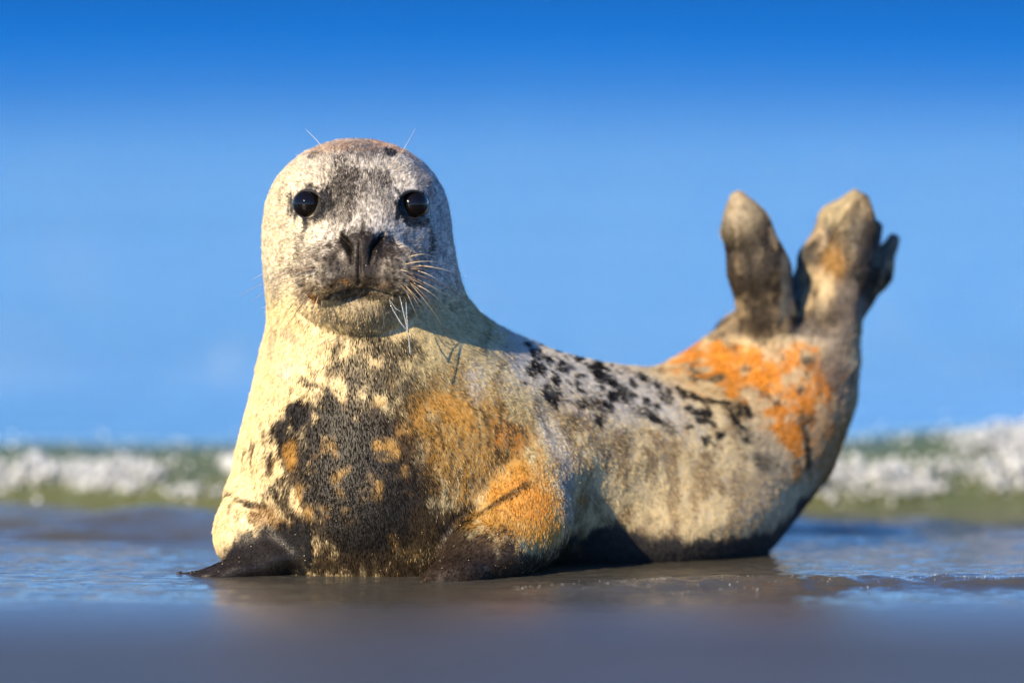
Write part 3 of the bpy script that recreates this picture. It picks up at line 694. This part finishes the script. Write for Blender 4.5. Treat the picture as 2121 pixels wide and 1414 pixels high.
# neighbouring hairs bunch into damp points
jit = np.stack([fbm(root, 120, 201 + k, 2) - .5 for k in range(3)], 1) * 1.5 + RNG.normal(0, .13, (NH, 3))
lift = (.12 + .30 * fbm(root, 85, 211, 2) ** 2)[:, None]
d0 = fd + jit * .46 + nor * lift * 1.5; d0 /= np.linalg.norm(d0, axis=1, keepdims=True)
d1 = fd + jit * .68 + nor * lift * .5; d1 /= np.linalg.norm(d1, axis=1, keepdims=True)
L = hl[:, None]
pts = np.stack([root - nor * .0004, root + d0 * L * .45, root + d0 * L * .45 + d1 * L * .3, root + d0 * L * .45 + d1 * L * .55], 1)
keep = hl > .0012
for c, r in EYES: keep &= np.linalg.norm(root - c, axis=1) > r + .006
pts, root, hl = pts[keep], root[keep], hl[keep]; NH = len(pts)
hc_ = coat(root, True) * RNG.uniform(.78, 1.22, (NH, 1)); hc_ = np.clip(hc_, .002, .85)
cv = bpy.data.hair_curves.new('fur'); cv.add_curves([4] * NH)
cv.points.foreach_set('position', pts.astype(np.float32).ravel())
ra = cv.attributes.get('radius') or cv.attributes.new('radius', 'FLOAT', 'POINT')
ra.data.foreach_set('value', (np.array([.00042, .00038, .00027, .00006])[None] * np.clip(hl / .0085, .55, 1.1)[:, None]).astype(np.float32).ravel())
ca_ = cv.attributes.new('coat', 'FLOAT_COLOR', 'CURVE')
ca_.data.foreach_set('color', np.concatenate([hc_, np.ones((NH, 1))], 1).astype(np.float32).ravel())
m_fur, t, b = mat('seal_fur')
at_ = N(t, 'ShaderNodeAttribute', attribute_name='coat'); t.links.new(at_.outputs['Color'], b.inputs['Base Color'])
b.inputs['Roughness'].default_value = 0.45; b.inputs['Specular IOR Level'].default_value = 0.06
cv.materials.append(m_fur)
fur = bpy.data.objects.new('fur', cv); COL.objects.link(fur); fur.parent = seal; fur['kind'] = 'stuff'

# ------------------------------------------------------------------ eyes
m_eye, t, b = mat('seal_eye'); b.inputs['Base Color'].default_value = (.004, .003, .003, 1); b.inputs['Roughness'].default_value = 0.03
b.inputs['Specular IOR Level'].default_value = 0.32
m_lid = simple('eyelid_skin', (.012, .011, .011), 0.45)
ev, ef = icos(4)
for c, r in EYES:
    e = fast_mesh('eye', ev * eye_r, ef, m_eye, seal); e.location = c
    # wet lid rim round the eye
    ringpts = []
    for k in range(25):
        a = 2 * math.pi * k / 24
        q = c + np.array([math.cos(a) * .0245, 0, math.sin(a) * .0228])
        yy = np.linspace(-.03, .03, 241); P = np.stack([np.full(241, q[0]), c[1] + yy, np.full(241, q[2])], 1)
        d = sdf_coarse(P); i = np.argmax(d < 0); ringpts.append(P[i] + np.array([0, .0005, 0]))
    v_, f_ = tube(ringpts, [.0019 + .0010 * max(0, math.sin(2 * math.pi * k / 24)) for k in range(25)], 8)
    mesh_obj('eyelid', [np.array(x_) - c for x_ in v_], f_, m_lid, e)

# ------------------------------------------------------------------ whiskers
m_wh = simple('whisker_hair', (.34, .26, .17), 0.3); m_wh2 = simple('pale_whisker', (.75, .62, .40), 0.3); m_wh3 = simple('dark_whisker', (.10, .055, .03), 0.3)
WH = [((640, 533), (552, 532), -14, 2), ((622, 552), (521, 580), -10, 2), ((622, 560), (492, 616), -8, 1), ((624, 568), (520, 625), -6, 1), ((628, 578), (566, 620), -4, 3), ((632, 594), (540, 640), -4, 2),
      ((640, 598), (560, 686), -6, 1), ((648, 606), (588, 684), -4, 3), ((655, 616), (625, 655), -3, 1), ((668, 620), (664, 652), 0, 1), ((645, 575), (550, 600), -10, 2), ((660, 612), (640, 680), -2, 2),
      ((846, 533), (912, 538), -10, 2), ((866, 550), (966, 574), -6, 2), ((862, 560), (936, 602), -8, 2), ((855, 566), (985, 636), -10, 3), ((862, 578), (960, 640), -8, 1), ((850, 588), (938, 710), -10, 1),
      ((858, 592), (948, 690), -8, 3), ((840, 600), (880, 700), -6, 1), ((852, 606), (880, 655), -2, 1), ((836, 612), (852, 650), -2, 3), ((813, 612), (815, 632), 0, 1), ((845, 575), (925, 655), -6, 3), ((838, 590), (908, 672), -6, 1),
      ((697, 350), (633, 268), -8, 2), ((690, 362), (612, 320), -6, 2), ((688, 356), (655, 318), -4, 2), ((800, 354), (861, 266), 8, 2), ((814, 358), (862, 332), -4, 2)]
for sd in (-1, 1):
    for i in range(13):
        a_ = random.uniform(-.2, 1.0); ln = random.uniform(40, 105); sx_ = 745 + sd * random.uniform(82, 112); sy_ = 556 + 42 * max(a_, 0) + random.uniform(-8, 8)
        WH.append(((sx_, sy_), (sx_ + sd * ln * math.cos(a_), sy_ + ln * math.sin(a_) * .9 + 8), -ln * .1, random.choice((1, 1, 2, 3)) if sd > 0 else random.choice((1, 3, 3))))
for (a, e_, sag, k) in WH:
    s0 = surf(*a); brow = a[1] < 400
    end = W(e_[0], e_[1], s0[1] + (.02 if brow else .05)); n = 9; P = []
    for i in range(n):
        t_ = i / (n - 1); q = s0 + (end - s0) * t_; q = q + np.array([0, -.03 * math.sin(math.pi * t_) * (0.4 if brow else 1), -sag / PXM * math.sin(math.pi * t_)]); P.append(q)
    P[0] = s0 + np.array([0, .003, 0])
    v_, f_ = tube(P, [(.00062 if k != 2 else .00055) * (1 - .72 * (i / (n - 1))) for i in range(n)], 6)
    mesh_obj('whisker', v_, f_, (m_wh, m_wh2, m_wh3)[k - 1], seal)

# ------------------------------------------------------------------ saliva
m_sal, t, b = mat('saliva'); b.inputs['Base Color'].default_value = (.7, .74, .75, 1); b.inputs['Roughness'].default_value = .08; b.inputs['Transmission Weight'].default_value = .65; b.inputs['IOR'].default_value = 1.34
for pl, rd in (([(828, 614), (834, 640), (842, 672), (847, 705), (849, 728), (850, 734)], [.0005, .0009, .0011, .0008, .0015, .0006]), ([(806, 622), (814, 642), (828, 666), (842, 684)], [.0004, .0008, .0010, .0011]), ([(806, 620), (820, 640), (832, 646)], [.0004, .0006, .0006]), ([(841, 618), (842, 650), (846, 690)], [.0005, .0009, .0012])):
    y0 = surf(*pl[0])[1] - .004
    v_, f_ = tube([W(a, b_, y0) for a, b_ in pl], rd, 8); mesh_obj('saliva_strand', v_, f_, m_sal, seal)

# ------------------------------------------------------------------ claws on the left fore flipper
m_claw = simple('claw_horn', (.035, .03, .028), 0.3)
for k, (qx, qy, yy) in enumerate(FINGERS):
    p0 = W(qx + 4, qy - 3, yy); P = [p0 + np.array([-.012 * t_, -.002 * t_, .002 - .006 * t_ * t_]) for t_ in (0, .5, 1, 1.6)]
    v_, f_ = tube(P, [.0035, .003, .002, .0004], 8); mesh_obj('claw', v_, f_, m_claw, seal)

# ------------------------------------------------------------------ sand grains stuck in the coat
sel = RNG.choice(NH, 900, replace=False); gp = pts[sel, 2]
u, v = sheet(gp); ok = (u < 1120) & (((v > 700) & (RNG.random(900) < .9)) | ((v < 640) & (u > 600) & (u < 890) & (RNG.random(900) < .6)))
gp = gp[ok]; gr = RNG.uniform(.0004, .0010, len(gp))
m_grain = simple('sand_grain', (.72, .60, .42), .15)
gs = ball_cloud('sand_grains', gp, gr, m_grain, 1, seal); gs['kind'] = 'stuff'
